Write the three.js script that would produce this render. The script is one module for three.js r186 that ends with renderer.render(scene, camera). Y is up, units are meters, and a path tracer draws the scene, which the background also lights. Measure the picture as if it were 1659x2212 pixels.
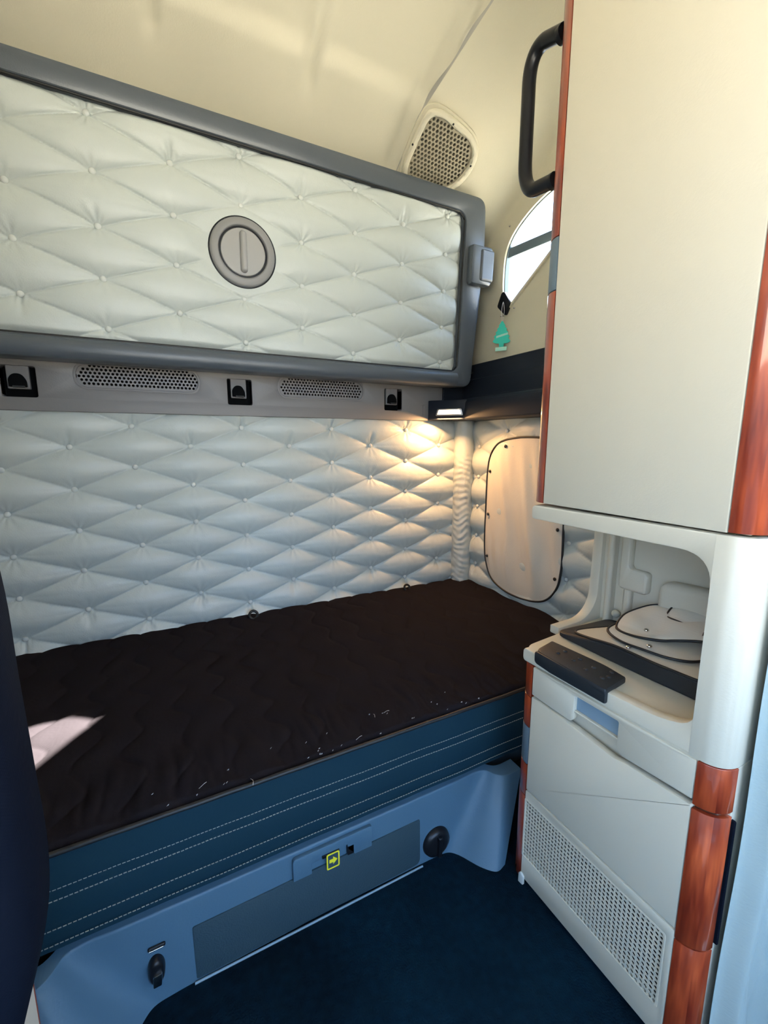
import * as THREE from 'three';
import { RoundedBoxGeometry } from 'three/addons/geometries/RoundedBoxGeometry.js';
import { mergeGeometries, mergeVertices, toCreasedNormals } from 'three/addons/utils/BufferGeometryUtils.js';
import { ImprovedNoise } from 'three/addons/math/ImprovedNoise.js';
import { RectAreaLightUniformsLib } from 'three/addons/lights/RectAreaLightUniformsLib.js';

// ---------------------------------------------------------------- camera, sky, sun, exposure
const scene = new THREE.Scene();
const renderer = new THREE.WebGLRenderer({ antialias: true });
renderer.toneMapping = THREE.LinearToneMapping;
renderer.toneMappingExposure = 2.9;
renderer.shadowMap.enabled = true;
RectAreaLightUniformsLib.init();

const V3 = (x, y, z) => new THREE.Vector3(x, y, z);
const EYE = V3(0, 1.265, 0), YAW = 27.24 * Math.PI / 180, PITCH = 9.34 * Math.PI / 180;
const camera = new THREE.PerspectiveCamera(99.88, 1659 / 2212, 0.02, 400);
camera.position.copy(EYE);
camera.lookAt(EYE.clone().add(V3(Math.sin(YAW) * Math.cos(PITCH), -Math.sin(PITCH), -Math.cos(YAW) * Math.cos(PITCH))));

{ // clear sky: pale at the horizon, blue overhead
  const w = 64, h = 64, d = new Float32Array(w * h * 4);
  for (let j = 0; j < h; j++) {
    const e = Math.max(0, Math.sin((j / (h - 1) - 0.5) * Math.PI)), k = Math.pow(e, 0.55);
    const c = [0.86 + (0.20 - 0.86) * k, 1.02 + (0.52 - 1.02) * k, 1.18 + (1.12 - 1.18) * k];
    for (let i = 0; i < w; i++) { const o = (j * w + i) * 4; d[o] = c[0]; d[o + 1] = c[1]; d[o + 2] = c[2]; d[o + 3] = 1; }
  }
  const t = new THREE.DataTexture(d, w, h, THREE.RGBAFormat, THREE.FloatType);
  t.mapping = THREE.EquirectangularReflectionMapping; t.magFilter = THREE.LinearFilter; t.needsUpdate = true;
  scene.background = t; scene.backgroundIntensity = 2.7;
}
const sun = new THREE.DirectionalLight(new THREE.Color(1, 0.93, 0.82), 75);
sun.target.position.set(-0.2, 0.47, -1.4); sun.position.set(-0.2 + 0.766 * 12, 0.47 + 0.631 * 12, -1.4 - 0.1215 * 12);
sun.castShadow = true; sun.shadow.radius = 1;
Object.assign(sun.shadow.camera, { left: -6, right: 6, top: 6, bottom: -6, near: 0.5, far: 40 });
sun.shadow.mapSize.set(2048, 2048);
scene.add(sun, sun.target);

// ---------------------------------------------------------------- helpers
const noise = new ImprovedNoise();
const N = (x, y, z = 0) => noise.noise(x, y, z);
function rng(seed) { let s = seed >>> 0; return () => { s = (s + 0x6D2B79F5) | 0; let t = Math.imul(s ^ (s >>> 15), 1 | s); t = (t + Math.imul(t ^ (t >>> 7), 61 | t)) ^ t; return ((t ^ (t >>> 14)) >>> 0) / 4294967296; }; }
const clamp = (v, a = 0, b = 1) => Math.min(b, Math.max(a, v));
const sstep = (a, b, v) => { const t = clamp((v - a) / (b - a)); return t * t * (3 - 2 * t); };
const taken = new Map();
function numbered(name) { const n = taken.get(name) ?? 0; taken.set(name, n + 1); return n ? `${name}_${String(n).padStart(3, '0')}` : name; }
function part(name, geo, mat, parent) {
  const m = new THREE.Mesh(geo, mat); m.name = name; m.castShadow = m.receiveShadow = true; parent.add(m); return m;
}
function thing(name, label, category, group) {
  const o = new THREE.Group(); o.name = numbered(name); o.userData = { label, category }; if (group) o.userData.group = group; scene.add(o); return o;
}
function struct(name, label, category) { const o = new THREE.Group(); o.name = name; o.userData = { kind: 'structure', label, category }; scene.add(o); return o; }
function stuff(m) { m.userData.kind = 'stuff'; return m; }
const xf = (g, m) => { g.applyMatrix4(m); return g; };
const mv = (g, x, y, z) => { g.translate(x, y, z); return g; };
function rb(x0, x1, y0, y1, z0, z1, r = 0.004, s = 2) {
  const w = x1 - x0, h = y1 - y0, d = z1 - z0; r = Math.min(r, w / 2.1, h / 2.1, d / 2.1);
  return mv(new RoundedBoxGeometry(w, h, d, s, r), (x0 + x1) / 2, (y0 + y1) / 2, (z0 + z1) / 2);
}
function join(list) { return mergeGeometries(list.map((g) => { const q = g.index ? g.toNonIndexed() : g; for (const k of Object.keys(q.attributes)) if (!['position', 'normal', 'uv'].includes(k)) q.deleteAttribute(k); return q; })); }
// uv in metres by the dominant direction of each face
function uvm(geo) {
  const g = geo.index ? geo.toNonIndexed() : geo, p = g.attributes.position, uv = new Float32Array(p.count * 2), a = V3(), b = V3(), c = V3();
  for (let i = 0; i < p.count; i += 3) {
    a.fromBufferAttribute(p, i); b.fromBufferAttribute(p, i + 1); c.fromBufferAttribute(p, i + 2);
    const n = b.clone().sub(a).cross(c.clone().sub(a)), ax = Math.abs(n.x), ay = Math.abs(n.y), az = Math.abs(n.z);
    [a, b, c].forEach((v, k) => { const o = (i + k) * 2; if (ay > ax && ay > az) { uv[o] = v.x; uv[o + 1] = v.z; } else if (ax > az) { uv[o] = v.z; uv[o + 1] = v.y; } else { uv[o] = v.x; uv[o + 1] = v.y; } });
  }
  g.setAttribute('uv', new THREE.BufferAttribute(uv, 2)); return g;
}
function poly(pts, holes = []) {
  const s = new THREE.Shape(pts.map(([x, y]) => new THREE.Vector2(x, y)));
  for (const h of holes) s.holes.push(new THREE.Path(h.map(([x, y]) => new THREE.Vector2(x, y))));
  return s;
}
// polygon with its corners rounded; r one number or one per corner
function roundPoly(pts, r, n = 6) {
  const out = [], L = pts.length;
  for (let i = 0; i < L; i++) {
    const p = pts[i], a = pts[(i + L - 1) % L], b = pts[(i + 1) % L], rr = Array.isArray(r) ? r[i] : r;
    if (rr <= 0) { out.push(p); continue; }
    const la = Math.hypot(a[0] - p[0], a[1] - p[1]), lb = Math.hypot(b[0] - p[0], b[1] - p[1]), q = Math.min(rr, la * 0.49, lb * 0.49);
    const s = [p[0] + (a[0] - p[0]) / la * q, p[1] + (a[1] - p[1]) / la * q], e = [p[0] + (b[0] - p[0]) / lb * q, p[1] + (b[1] - p[1]) / lb * q];
    for (let k = 0; k <= n; k++) { const t = k / n, u = 1 - t; out.push([u * u * s[0] + 2 * u * t * p[0] + t * t * e[0], u * u * s[1] + 2 * u * t * p[1] + t * t * e[1]]); }
  }
  return out;
}
const rect = (x0, x1, y0, y1, r = 0, n = 5) => r ? roundPoly([[x0, y0], [x1, y0], [x1, y1], [x0, y1]], r, n) : [[x0, y0], [x1, y0], [x1, y1], [x0, y1]];
const circ = (cx, cy, r, n = 32, ry = r) => Array.from({ length: n }, (_, i) => [cx + r * Math.cos(i / n * 2 * Math.PI), cy + ry * Math.sin(i / n * 2 * Math.PI)]);
function smoothClosed(pts, n) { return new THREE.CatmullRomCurve3(pts.map(([x, y]) => V3(x, y, 0)), true).getPoints(n).slice(0, -1).map((v) => [v.x, v.y]); }
// slab: outline in (a, b), its front at c = depth, its back at c = 0, with a bevel that keeps the outline
const loopArea = (p) => Math.abs(p.reduce((s, q, i) => { const r = p[(i + 1) % p.length]; return s + q[0] * r[1] - r[0] * q[1]; }, 0)) / 2;
const loopLength = (p) => p.reduce((s, q, i) => { const r = p[(i + 1) % p.length]; return s + Math.hypot(q[0] - r[0], q[1] - r[1]); }, 0);
function slab(pts, depth, bevel = 0.003, holes = [], crease = 0.5) {
  const A = loopArea(pts) - holes.reduce((s, h) => s + loopArea(h), 0), L = loopLength(pts) + holes.reduce((s, h) => s + loopLength(h), 0);
  for (let k = 0; k < 6; k++) { // a bevel wider than a corner's radius folds the face over: narrow it
    const g = rawSlab(pts, depth, bevel, holes), p = g.attributes.position; let a = 0;
    for (let i = 0; i < p.count; i += 3) if ([0, 1, 2].every((q) => Math.abs(p.getZ(i + q) - depth) < 1e-7)) a += ((p.getX(i + 1) - p.getX(i)) * (p.getY(i + 2) - p.getY(i)) - (p.getX(i + 2) - p.getX(i)) * (p.getY(i + 1) - p.getY(i))) / 2;
    if (bevel === 0 || Math.abs(a - (A - L * bevel)) < 0.12 * L * bevel + 1e-8) return toCreasedNormals(uvm(g), crease);
    bevel = k > 3 ? 0 : bevel * 0.6;
  }
  return toCreasedNormals(uvm(rawSlab(pts, depth, 0, holes)), crease);
}
function rawSlab(pts, depth, bevel, holes) {
  const g = new THREE.ExtrudeGeometry(poly(pts, holes), { depth: Math.max(1e-4, depth - 2 * bevel), bevelEnabled: bevel > 0, bevelThickness: bevel, bevelSize: bevel, bevelOffset: -bevel, bevelSegments: 2, curveSegments: 8 });
  g.translate(0, 0, bevel);
  return g.index ? g.toNonIndexed() : g;
}
// (a, b, c) -> world (x0 - c, b, a): faces that look towards -x
const facingLeft = (x0) => new THREE.Matrix4().makeBasis(V3(0, 0, 1), V3(0, 1, 0), V3(-1, 0, 0)).setPosition(x0, 0, 0);
// (a, b, c) -> world (a, y0 + c, -b)
const facingUp = (y0) => new THREE.Matrix4().makeBasis(V3(1, 0, 0), V3(0, 0, -1), V3(0, 1, 0)).setPosition(0, y0, 0);
const onLeftFace = (x0, pts, depth, bevel, holes, crease) => uvm(xf(slab(pts, depth, bevel, holes, crease), facingLeft(x0)));
// vertical prism: plan outline in (x, z)
function prism(plan, y0, y1, bevel = 0, crease = 0.6) { return uvm(xf(slab(plan.map(([x, z]) => [x, -z]), y1 - y0, bevel, [], crease), facingUp(y0))); }
function grid(nu, nv, fn, uvfn) {
  const pos = [], uv = [], idx = [];
  for (let j = 0; j <= nv; j++) for (let i = 0; i <= nu; i++) { const p = fn(i / nu, j / nv); pos.push(p[0], p[1], p[2]); const q = uvfn ? uvfn(i / nu, j / nv, p) : [p[0], p[1]]; uv.push(q[0], q[1]); }
  for (let j = 0; j < nv; j++) for (let i = 0; i < nu; i++) { const a = j * (nu + 1) + i, b = a + 1, c = a + nu + 1, d = c + 1; idx.push(a, b, d, a, d, c); }
  const g = new THREE.BufferGeometry();
  g.setAttribute('position', new THREE.Float32BufferAttribute(pos, 3)); g.setAttribute('uv', new THREE.Float32BufferAttribute(uv, 2)); g.setIndex(idx); g.computeVertexNormals(); return g;
}
const tube = (pts, r, n = 64, closed = false, rs = 8) => new THREE.TubeGeometry(new THREE.CatmullRomCurve3(pts.map((p) => V3(...p)), closed, 'catmullrom', 0.5), n, r, rs, closed);
// perforated sheet in (a, b), c = 0 front, holes go back to c = -t; solid(a, b) true: cell without a hole; keep(a, b) false: no cell
function perforated(a0, b0, cols, rows, pa, pb, r, t, odd, keep = () => true, solid = () => false) {
  const pos = [], dirs = [];
  for (let k = 0; k < 8; k++) dirs.push([Math.cos(k * Math.PI / 4), Math.sin(k * Math.PI / 4)]);
  const edge = (k) => { const [x, y] = dirs[k]; const m = Math.max(Math.abs(x), Math.abs(y)); return [x / m * pa / 2, y / m * pb / 2]; };
  const tri = (...p) => { for (const q of p) pos.push(...q); };
  for (let j = 0; j < rows; j++) for (let i = 0; i < cols; i++) {
    const ca = a0 + (i + 0.5) * pa + (odd && j % 2 ? pa / 2 : 0), cb = b0 + (j + 0.5) * pb;
    if (!keep(ca, cb)) continue;
    if (solid(ca, cb)) { tri([ca - pa / 2, cb - pb / 2, 0], [ca + pa / 2, cb - pb / 2, 0], [ca + pa / 2, cb + pb / 2, 0]); tri([ca - pa / 2, cb - pb / 2, 0], [ca + pa / 2, cb + pb / 2, 0], [ca - pa / 2, cb + pb / 2, 0]); continue; }
    for (let k = 0; k < 8; k++) {
      const l = (k + 1) % 8, e0 = edge(k), e1 = edge(l), h0 = dirs[k].map((v) => v * r), h1 = dirs[l].map((v) => v * r);
      const E0 = [ca + e0[0], cb + e0[1], 0], E1 = [ca + e1[0], cb + e1[1], 0], A = [ca + h0[0], cb + h0[1], 0], B = [ca + h1[0], cb + h1[1], 0], A2 = [A[0], A[1], -t], B2 = [B[0], B[1], -t];
      tri(A, E0, E1); tri(A, E1, B); tri(A, B, B2); tri(A, B2, A2);
    }
  }
  const g = new THREE.BufferGeometry(); g.setAttribute('position', new THREE.Float32BufferAttribute(pos, 3)); g.computeVertexNormals(); return uvm(g);
}

// ---------------------------------------------------------------- textures and materials
function tex(w, h, fn, srgb, rep) {
  const d = new Uint8Array(w * h * 4);
  for (let j = 0; j < h; j++) for (let i = 0; i < w; i++) { const c = fn(i / w, j / h, i, j), o = (j * w + i) * 4; const q = Array.isArray(c) ? c : [c, c, c]; for (let k = 0; k < 3; k++) d[o + k] = clamp(q[k]) * 255; d[o + 3] = 255; }
  const t = new THREE.DataTexture(d, w, h, THREE.RGBAFormat); t.wrapS = t.wrapT = THREE.RepeatWrapping; t.magFilter = THREE.LinearFilter; t.minFilter = THREE.LinearMipmapLinearFilter; t.generateMipmaps = true;
  if (srgb) t.colorSpace = THREE.SRGBColorSpace; t.repeat.set(rep, rep); t.needsUpdate = true; return t;
}
// noise that tiles over 0..1
function tn(u, v, f, s) { const a = N(u * f, v * f, s), b = N((u - 1) * f, v * f, s), c = N(u * f, (v - 1) * f, s), d = N((u - 1) * f, (v - 1) * f, s); return a * (1 - u) * (1 - v) + b * u * (1 - v) + c * (1 - u) * v + d * u * v; }
const tw = (u, v, fu, fv, s) => { const q = (a, b) => N(a * fu, b * fv, s); return q(u, v) * (1 - u) * (1 - v) + q(u - 1, v) * u * (1 - v) + q(u, v - 1) * (1 - u) * v + q(u - 1, v - 1) * u * v; };
const rgrain = rng(7);
const grainT = tex(256, 256, (u, v) => 0.5 + 0.35 * tn(u, v, 40, 1.3) + 0.25 * tn(u, v, 90, 5.1) + 0.08 * (rgrain() - 0.5), false, 6);
const clothT = tex(256, 256, (u, v, i, j) => 0.5 + 0.22 * Math.sin(i * Math.PI / 2) * Math.sin(j * Math.PI / 2) + 0.3 * tn(u, v, 24, 9.2), false, 5);
const carpetT = tex(512, 512, (u, v) => { const n = 0.5 + 0.5 * tn(u, v, 110, 2.2) + 0.25 * tn(u, v, 30, 3.3); return n; }, false, 2.5);
const carpetC = tex(512, 512, (u, v) => { const n = 0.62 + 0.25 * tn(u, v, 5, 4.4) + 0.15 * tn(u, v, 60, 6.6); return [n * 0.95, n, n * 1.02]; }, true, 1);
const woodT = tex(512, 512, (u, v) => {
  const g = tw(u, v, 30, 4, 2.7), f = tw(u, v, 110, 9, 7.1), b = tw(u, v, 9, 5, 12.1);
  const k = clamp(0.46 + 0.7 * g + 0.3 * f + 0.55 * b);
  return [0.42 + 0.36 * k, 0.12 + 0.235 * k, 0.05 + 0.13 * k];
}, true, 2.2);
const foilT = tex(128, 128, (u, v) => 0.5 + 0.5 * tn(u, v, 18, 3.9), false, 12);

const S = (o) => new THREE.MeshStandardMaterial(o), Ph = (o) => new THREE.MeshPhysicalMaterial(o);
const lin = (r, g, b) => new THREE.Color().setRGB(r, g, b);
const M = {
  vinyl: S({ color: lin(0.50, 0.545, 0.52), roughness: 0.42, bumpMap: grainT, bumpScale: 0.0006, side: THREE.DoubleSide }),
  button: S({ color: lin(0.58, 0.61, 0.58), roughness: 0.4 }),
  liner: S({ color: lin(0.66, 0.62, 0.48), roughness: 0.75, bumpMap: grainT, bumpScale: 0.0005, side: THREE.DoubleSide }),
  beige: S({ color: lin(0.64, 0.595, 0.475), roughness: 0.45, bumpMap: grainT, bumpScale: 0.0003, side: THREE.DoubleSide }),
  speakerMesh: S({ color: lin(0.36, 0.32, 0.23), roughness: 0.7 }),
  speakerCone: S({ color: lin(0.14, 0.125, 0.085), roughness: 0.9 }),
  grey: S({ color: lin(0.08, 0.096, 0.115), roughness: 0.3, bumpMap: grainT, bumpScale: 0.0004, side: THREE.DoubleSide }),
  trim: S({ color: lin(0.19, 0.185, 0.185), roughness: 0.5, bumpMap: grainT, bumpScale: 0.0004, side: THREE.DoubleSide }),
  dial: S({ color: lin(0.33, 0.33, 0.32), roughness: 0.38 }),
  ring: S({ color: lin(0.24, 0.24, 0.24), roughness: 0.45 }),
  steel: S({ color: lin(0.42, 0.42, 0.43), roughness: 0.35, metalness: 0.6 }),
  chrome: S({ color: lin(0.75, 0.75, 0.75), roughness: 0.12, metalness: 1 }),
  foil: S({ color: lin(0.9, 0.9, 0.9), roughness: 0.12, metalness: 1, bumpMap: foilT, bumpScale: 0.02 }),
  black: Ph({ color: lin(0.008, 0.009, 0.011), roughness: 0.3, specularIntensity: 0.6 }),
  pit: Ph({ color: lin(0.004, 0.0045, 0.005), roughness: 0.9, specularIntensity: 0.15 }),
  rubber: S({ color: lin(0.016, 0.019, 0.022), roughness: 0.5, bumpMap: grainT, bumpScale: 0.0003 }),
  navy: Ph({ specularIntensity: 0.2, color: lin(0.002, 0.004, 0.010), roughness: 0.7, bumpMap: clothT, bumpScale: 0.0004, side: THREE.DoubleSide }),
  darkShelf: Ph({ specularIntensity: 0.45, color: lin(0.013, 0.018, 0.028), roughness: 0.5, bumpMap: grainT, bumpScale: 0.0003 }),
  cover: Ph({ color: lin(0.0125, 0.0105, 0.0125), roughness: 0.95, specularIntensity: 0.12, bumpMap: clothT, bumpScale: 0.0008, side: THREE.DoubleSide }),
  border: Ph({ color: lin(0.005, 0.028, 0.045), roughness: 0.8, specularIntensity: 0.4, bumpMap: clothT, bumpScale: 0.0006, side: THREE.DoubleSide }),
  thread: S({ color: lin(0.3, 0.3, 0.26), roughness: 0.8 }),
  lint: S({ color: lin(0.7, 0.7, 0.7), roughness: 0.9 }),
  slate: S({ color: lin(0.068, 0.14, 0.205), roughness: 0.5, bumpMap: grainT, bumpScale: 0.0004, side: THREE.DoubleSide }),
  slateDark: S({ color: lin(0.02, 0.05, 0.068), roughness: 0.75, bumpMap: carpetT, bumpScale: 0.001 }),
  carpet: Ph({ specularIntensity: 0.2, color: lin(0.005, 0.030, 0.052), map: carpetC, roughness: 0.95, bumpMap: carpetT, bumpScale: 0.002 }),
  wood: Ph({ map: woodT, roughness: 0.4, clearcoat: 1, clearcoatRoughness: 0.08, side: THREE.DoubleSide }),
  pullBlue: S({ color: lin(0.21, 0.3, 0.37), roughness: 0.35 }),
  latchGrey: S({ color: lin(0.13, 0.18, 0.22), roughness: 0.3 }),
  curtain: S({ color: lin(0.35, 0.42, 0.40), roughness: 0.45, bumpMap: grainT, bumpScale: 0.0005, side: THREE.DoubleSide }),
  hatch: S({ color: lin(0.62, 0.575, 0.49), roughness: 0.6, bumpMap: grainT, bumpScale: 0.0006, side: THREE.DoubleSide }),
  piping: S({ color: lin(0.01, 0.011, 0.012), roughness: 0.5 }),
  yellow: S({ color: lin(0.85, 0.75, 0.03), roughness: 0.5 }),
  teal: S({ color: lin(0.04, 0.62, 0.52), roughness: 0.7, side: THREE.DoubleSide }),
  tealPale: S({ color: lin(0.4, 0.78, 0.68), roughness: 0.7, side: THREE.DoubleSide }),
  cream: S({ color: lin(0.66, 0.63, 0.54), roughness: 0.55, bumpMap: grainT, bumpScale: 0.0005, side: THREE.DoubleSide }),
  glass: Ph({ color: 0xffffff, transmission: 1, thickness: 0, roughness: 0, ior: 1.45, side: THREE.DoubleSide }),
  cab: S({ color: lin(0.45, 0.43, 0.38), roughness: 0.8, side: THREE.DoubleSide }),
  ground: S({ color: lin(0.235, 0.22, 0.18), roughness: 1 }),
  lens: S({ color: lin(0.9, 0.85, 0.75), roughness: 0.4, emissive: new THREE.Color(1, 0.66, 0.32), emissiveIntensity: 2.2 }),
};

// ---------------------------------------------------------------- the setting
const LX = -0.97, RX = 1.565, BZ = -2.0, FZ = 1.7;
const roofY = (z) => 2.4 + (z + 1.9) / 1.7;
const seamX = (z) => 1.0 + 0.3 * Math.max(0, z + 1.65);
{
  const g = struct('ground', 'sunlit tan concrete yard outside the cab', 'ground');
  part('slab', mv(new THREE.BoxGeometry(240, 0.2, 240), 0, -1.5, 0), M.ground, g);
}
{
  const f = struct('floor', 'dark navy carpeted cab floor in front of the bunk', 'floor');
  part('deck', rb(LX - 0.05, RX + 0.05, -0.09, -0.012, BZ - 0.1, FZ + 0.05, 0.002), M.slateDark, f);
  part('mat', uvm(rb(LX, RX, -0.012, 0, -1.1, FZ, 0.004)), M.carpet, f);
}
// diamond-tufted padding: (a, b) in metres, buttons at A0 + i DA, B0 + j 2 DB (every other column shifted by DB); returns the height
function tuft(a, b, A0, DA, B0, DB, rise, seed, lo, hi, flat = 0.62) { // lo, hi: rows past which a fold runs from the last button to the edge
  const p = (a - A0) / DA, q = (b - B0) / DB, s = (p + q) / 2, t = (p - q) / 2;
  const sa = Math.abs(Math.sin(Math.PI * s)), sb = Math.abs(Math.sin(Math.PI * t));
  let h = 0.30 * Math.pow(Math.max(sa, sb), 0.55) + 0.70 * Math.pow(sa * sb, flat);
  // gathers running out from the nearest button
  const rs = Math.round(s), rt = Math.round(t), da = (rs + rt - p) * DA, db = (rs - rt - q) * DB, r = Math.hypot(da, db), th = Math.atan2(db, da);
  const w = Math.exp(-r / (0.30 * DB)) * sstep(0.004, 0.02, r);
  h += 0.16 * w * Math.sin(9 * th + 4 * N(rs * 3.1, rt * 2.7, seed)) * (0.6 + N(rs * 1.7, rt * 5.3, seed + 4));
  const i = Math.round(p), top = B0 + Math.abs(i % 2) * DB + Math.floor((hi - B0 - Math.abs(i % 2) * DB) / (2 * DB)) * 2 * DB, low = B0 + Math.abs(i % 2) * DB + Math.ceil((lo - B0 - Math.abs(i % 2) * DB) / (2 * DB)) * 2 * DB;
  if (b > top || b < low) { const far = b > top ? b - top : low - b, d = (a - A0 - i * DA) + 0.006 * N(b * 30, i, seed); h -= 0.22 * Math.exp(-Math.pow(d / (0.004 + far * 0.12), 2)) * sstep(0.09, 0.02, far) + 0.10 * Math.exp(-Math.pow((Math.abs(d) - 0.016) / 0.005, 2)) * sstep(0.06, 0.01, far); }
  h += 0.05 * N(a * 9, b * 9, seed) + 0.015 * N(a * 40, b * 40, seed);
  return h * rise;
}
function buttonsAt(A0, DA, B0, DB, a0, a1, b0, b1, skip = () => false) {
  const out = [];
  for (let i = Math.ceil((a0 - A0) / DA); A0 + i * DA <= a1; i++) {
    const shift = Math.abs(i % 2) * DB;
    for (let j = Math.ceil((b0 - B0 - shift) / (2 * DB)); B0 + shift + j * 2 * DB <= b1; j++) { const a = A0 + i * DA, b = B0 + shift + j * 2 * DB; if (!skip(a, b)) out.push([a, b]); }
  }
  return out;
}
const buttonGeo = new THREE.SphereGeometry(0.0105, 14, 8); buttonGeo.scale(1, 1, 0.7);

{ // back wall with its lower tufted panel
  const w = struct('wall_back', 'grey vinyl diamond-tufted wall behind the bunk mattress', 'wall');
  part('shell', rb(LX - 0.06, RX + 0.06, -0.1, 2.9, BZ - 0.1, BZ - 0.03, 0.002), M.cab, w);
  const A0 = 0.3235, DA = 0.2085, B0 = 1.002, DB = 0.0802, a0 = LX, a1 = 1.50, b0 = 0.42, b1 = 1.41;
  part('padding', grid(520, 230, (u, v) => {
    const a = a0 + u * (a1 - a0), b = b0 + v * (b1 - b0), e = Math.min(sstep(0, 0.035, a1 - a), 1);
    return [a, b, BZ - 0.006 + tuft(a, b, A0, DA, B0, DB, 0.038, 3, 0.50, 1.36, 0.5) * e - 0.02 * (1 - e)];
  }), M.vinyl, w);
  for (const [a, b] of buttonsAt(A0, DA, B0, DB, -0.75, 1.40, 0.50, 1.36)) part('button', buttonGeo, M.button, w).position.set(a, b, BZ + 0.004);
}
// leaf-shaped window opening in the right wall, (z, y)
const leafPts = (() => {
  const c = new THREE.CatmullRomCurve3([[-1.712, 1.905], [-1.738, 1.97], [-1.744, 2.06], [-1.731, 2.165], [-1.69, 2.225], [-1.58, 2.288], [-1.45, 2.318], [-1.32, 2.305], [-1.235, 2.265]].map(([z, y]) => V3(z, y, 0)));
  return [...c.getPoints(40).map((v) => [v.x, v.y]), [-1.215, 2.245], [-1.225, 2.232]];
})();
const grow = (pts, d) => { const cx = -1.52, cy = 2.13; return pts.map(([a, b]) => { const l = Math.hypot(a - cx, b - cy); return [a + (a - cx) / l * d, b + (b - cy) / l * d]; }); };
{ // right wall: padded below the dark shelf, smooth liner with the window above it
  const w = struct('wall_right', 'right side wall, tufted vinyl below and beige liner above', 'wall');
  const z0 = BZ - 0.05, z1 = -0.1;
  part('liner', onLeftFace(RX + 0.035, [[z0, 1.3], [z1, 1.3], [z1, roofY(z1) - 0.15], [z0, roofY(z0) - 0.15]], 0.035, 0, [leafPts]), M.liner, w);
  part('shell', rb(RX + 0.03, RX + 0.09, -0.1, 1.42, z0, z1, 0.002), M.cab, w);
  const A0 = -1.881, DA = 0.2065, B0 = 1.07, DB = 0.082, a0 = -1.965, a1 = -0.75, b0 = 0.42, b1 = 1.41;
  part('padding', xf(grid(240, 190, (u, v) => {
    const a = a0 + u * (a1 - a0), b = b0 + v * (b1 - b0), e = sstep(0, 0.035, a - a0);
    return [a, b, tuft(a, b, A0, DA, B0, DB, 0.034, 17, 0.50, 1.36) * e - 0.02 * (1 - e)];
  }), facingLeft(RX)), M.vinyl, w);
  const sidebtn = buttonGeo.clone().rotateY(-Math.PI / 2);
  for (const [a, b] of buttonsAt(A0, DA, B0, DB, -1.9, -1.0, 0.50, 1.36, (a, b) => a > -1.78 && a < -1.29 && b < 1.27)) part('button', sidebtn, M.button, w).position.set(RX - 0.008, b, a);
}
{ // the cab in front, round the camera: it only lets the daylight in
  const l = struct('wall_left', 'left cab wall with a door window', 'wall');
  const pl = (m, pts, holes) => part('panel', xf(slab(pts, 0.05, 0, holes), m), M.cab, l);
  pl(facingLeft(LX), [[BZ - 0.1, -0.1], [FZ + 0.05, -0.1], [FZ + 0.05, 2.95], [-0.3, 3.4], [BZ - 0.1, 2.6]], [rect(-0.05, 1.2, 0.95, 2.05, 0.08)]);
  const r = struct('wall_front', 'front of the cab with the windscreen opening', 'wall');
  part('panel', xf(slab([[LX - 0.05, -0.1], [RX + 0.09, -0.1], [RX + 0.09, 3.0], [LX - 0.05, 3.0]], 0.05, 0, [rect(-0.82, 1.42, 0.72, 2.25, 0.1)]), new THREE.Matrix4().makeTranslation(0, 0, FZ)), M.cab, r);
  part('side_panel', xf(slab([[-0.1, -0.1], [FZ + 0.05, -0.1], [FZ + 0.05, 2.95], [-0.1, 3.45]], 0.05, 0, [rect(-0.0, 1.2, 0.95, 2.05, 0.08)]), facingLeft(RX + 0.05)), M.cab, r);
  const pane = (name, label, geo) => { const o = struct(name, label, 'window'); part('pane', geo, M.glass, o); };
  pane('window_2', 'wide cab windscreen', mv(new THREE.PlaneGeometry(2.3, 1.58), 0.3, 1.485, FZ + 0.025));
  pane('window_3', 'left door window', xf(new THREE.PlaneGeometry(1.29, 1.14), new THREE.Matrix4().makeRotationY(Math.PI / 2).setPosition(LX - 0.025, 1.5, 0.575)));
  pane('window_4', 'right door window', xf(new THREE.PlaneGeometry(1.24, 1.14), new THREE.Matrix4().makeRotationY(Math.PI / 2).setPosition(RX + 0.025, 1.5, 0.6)));
}
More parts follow.
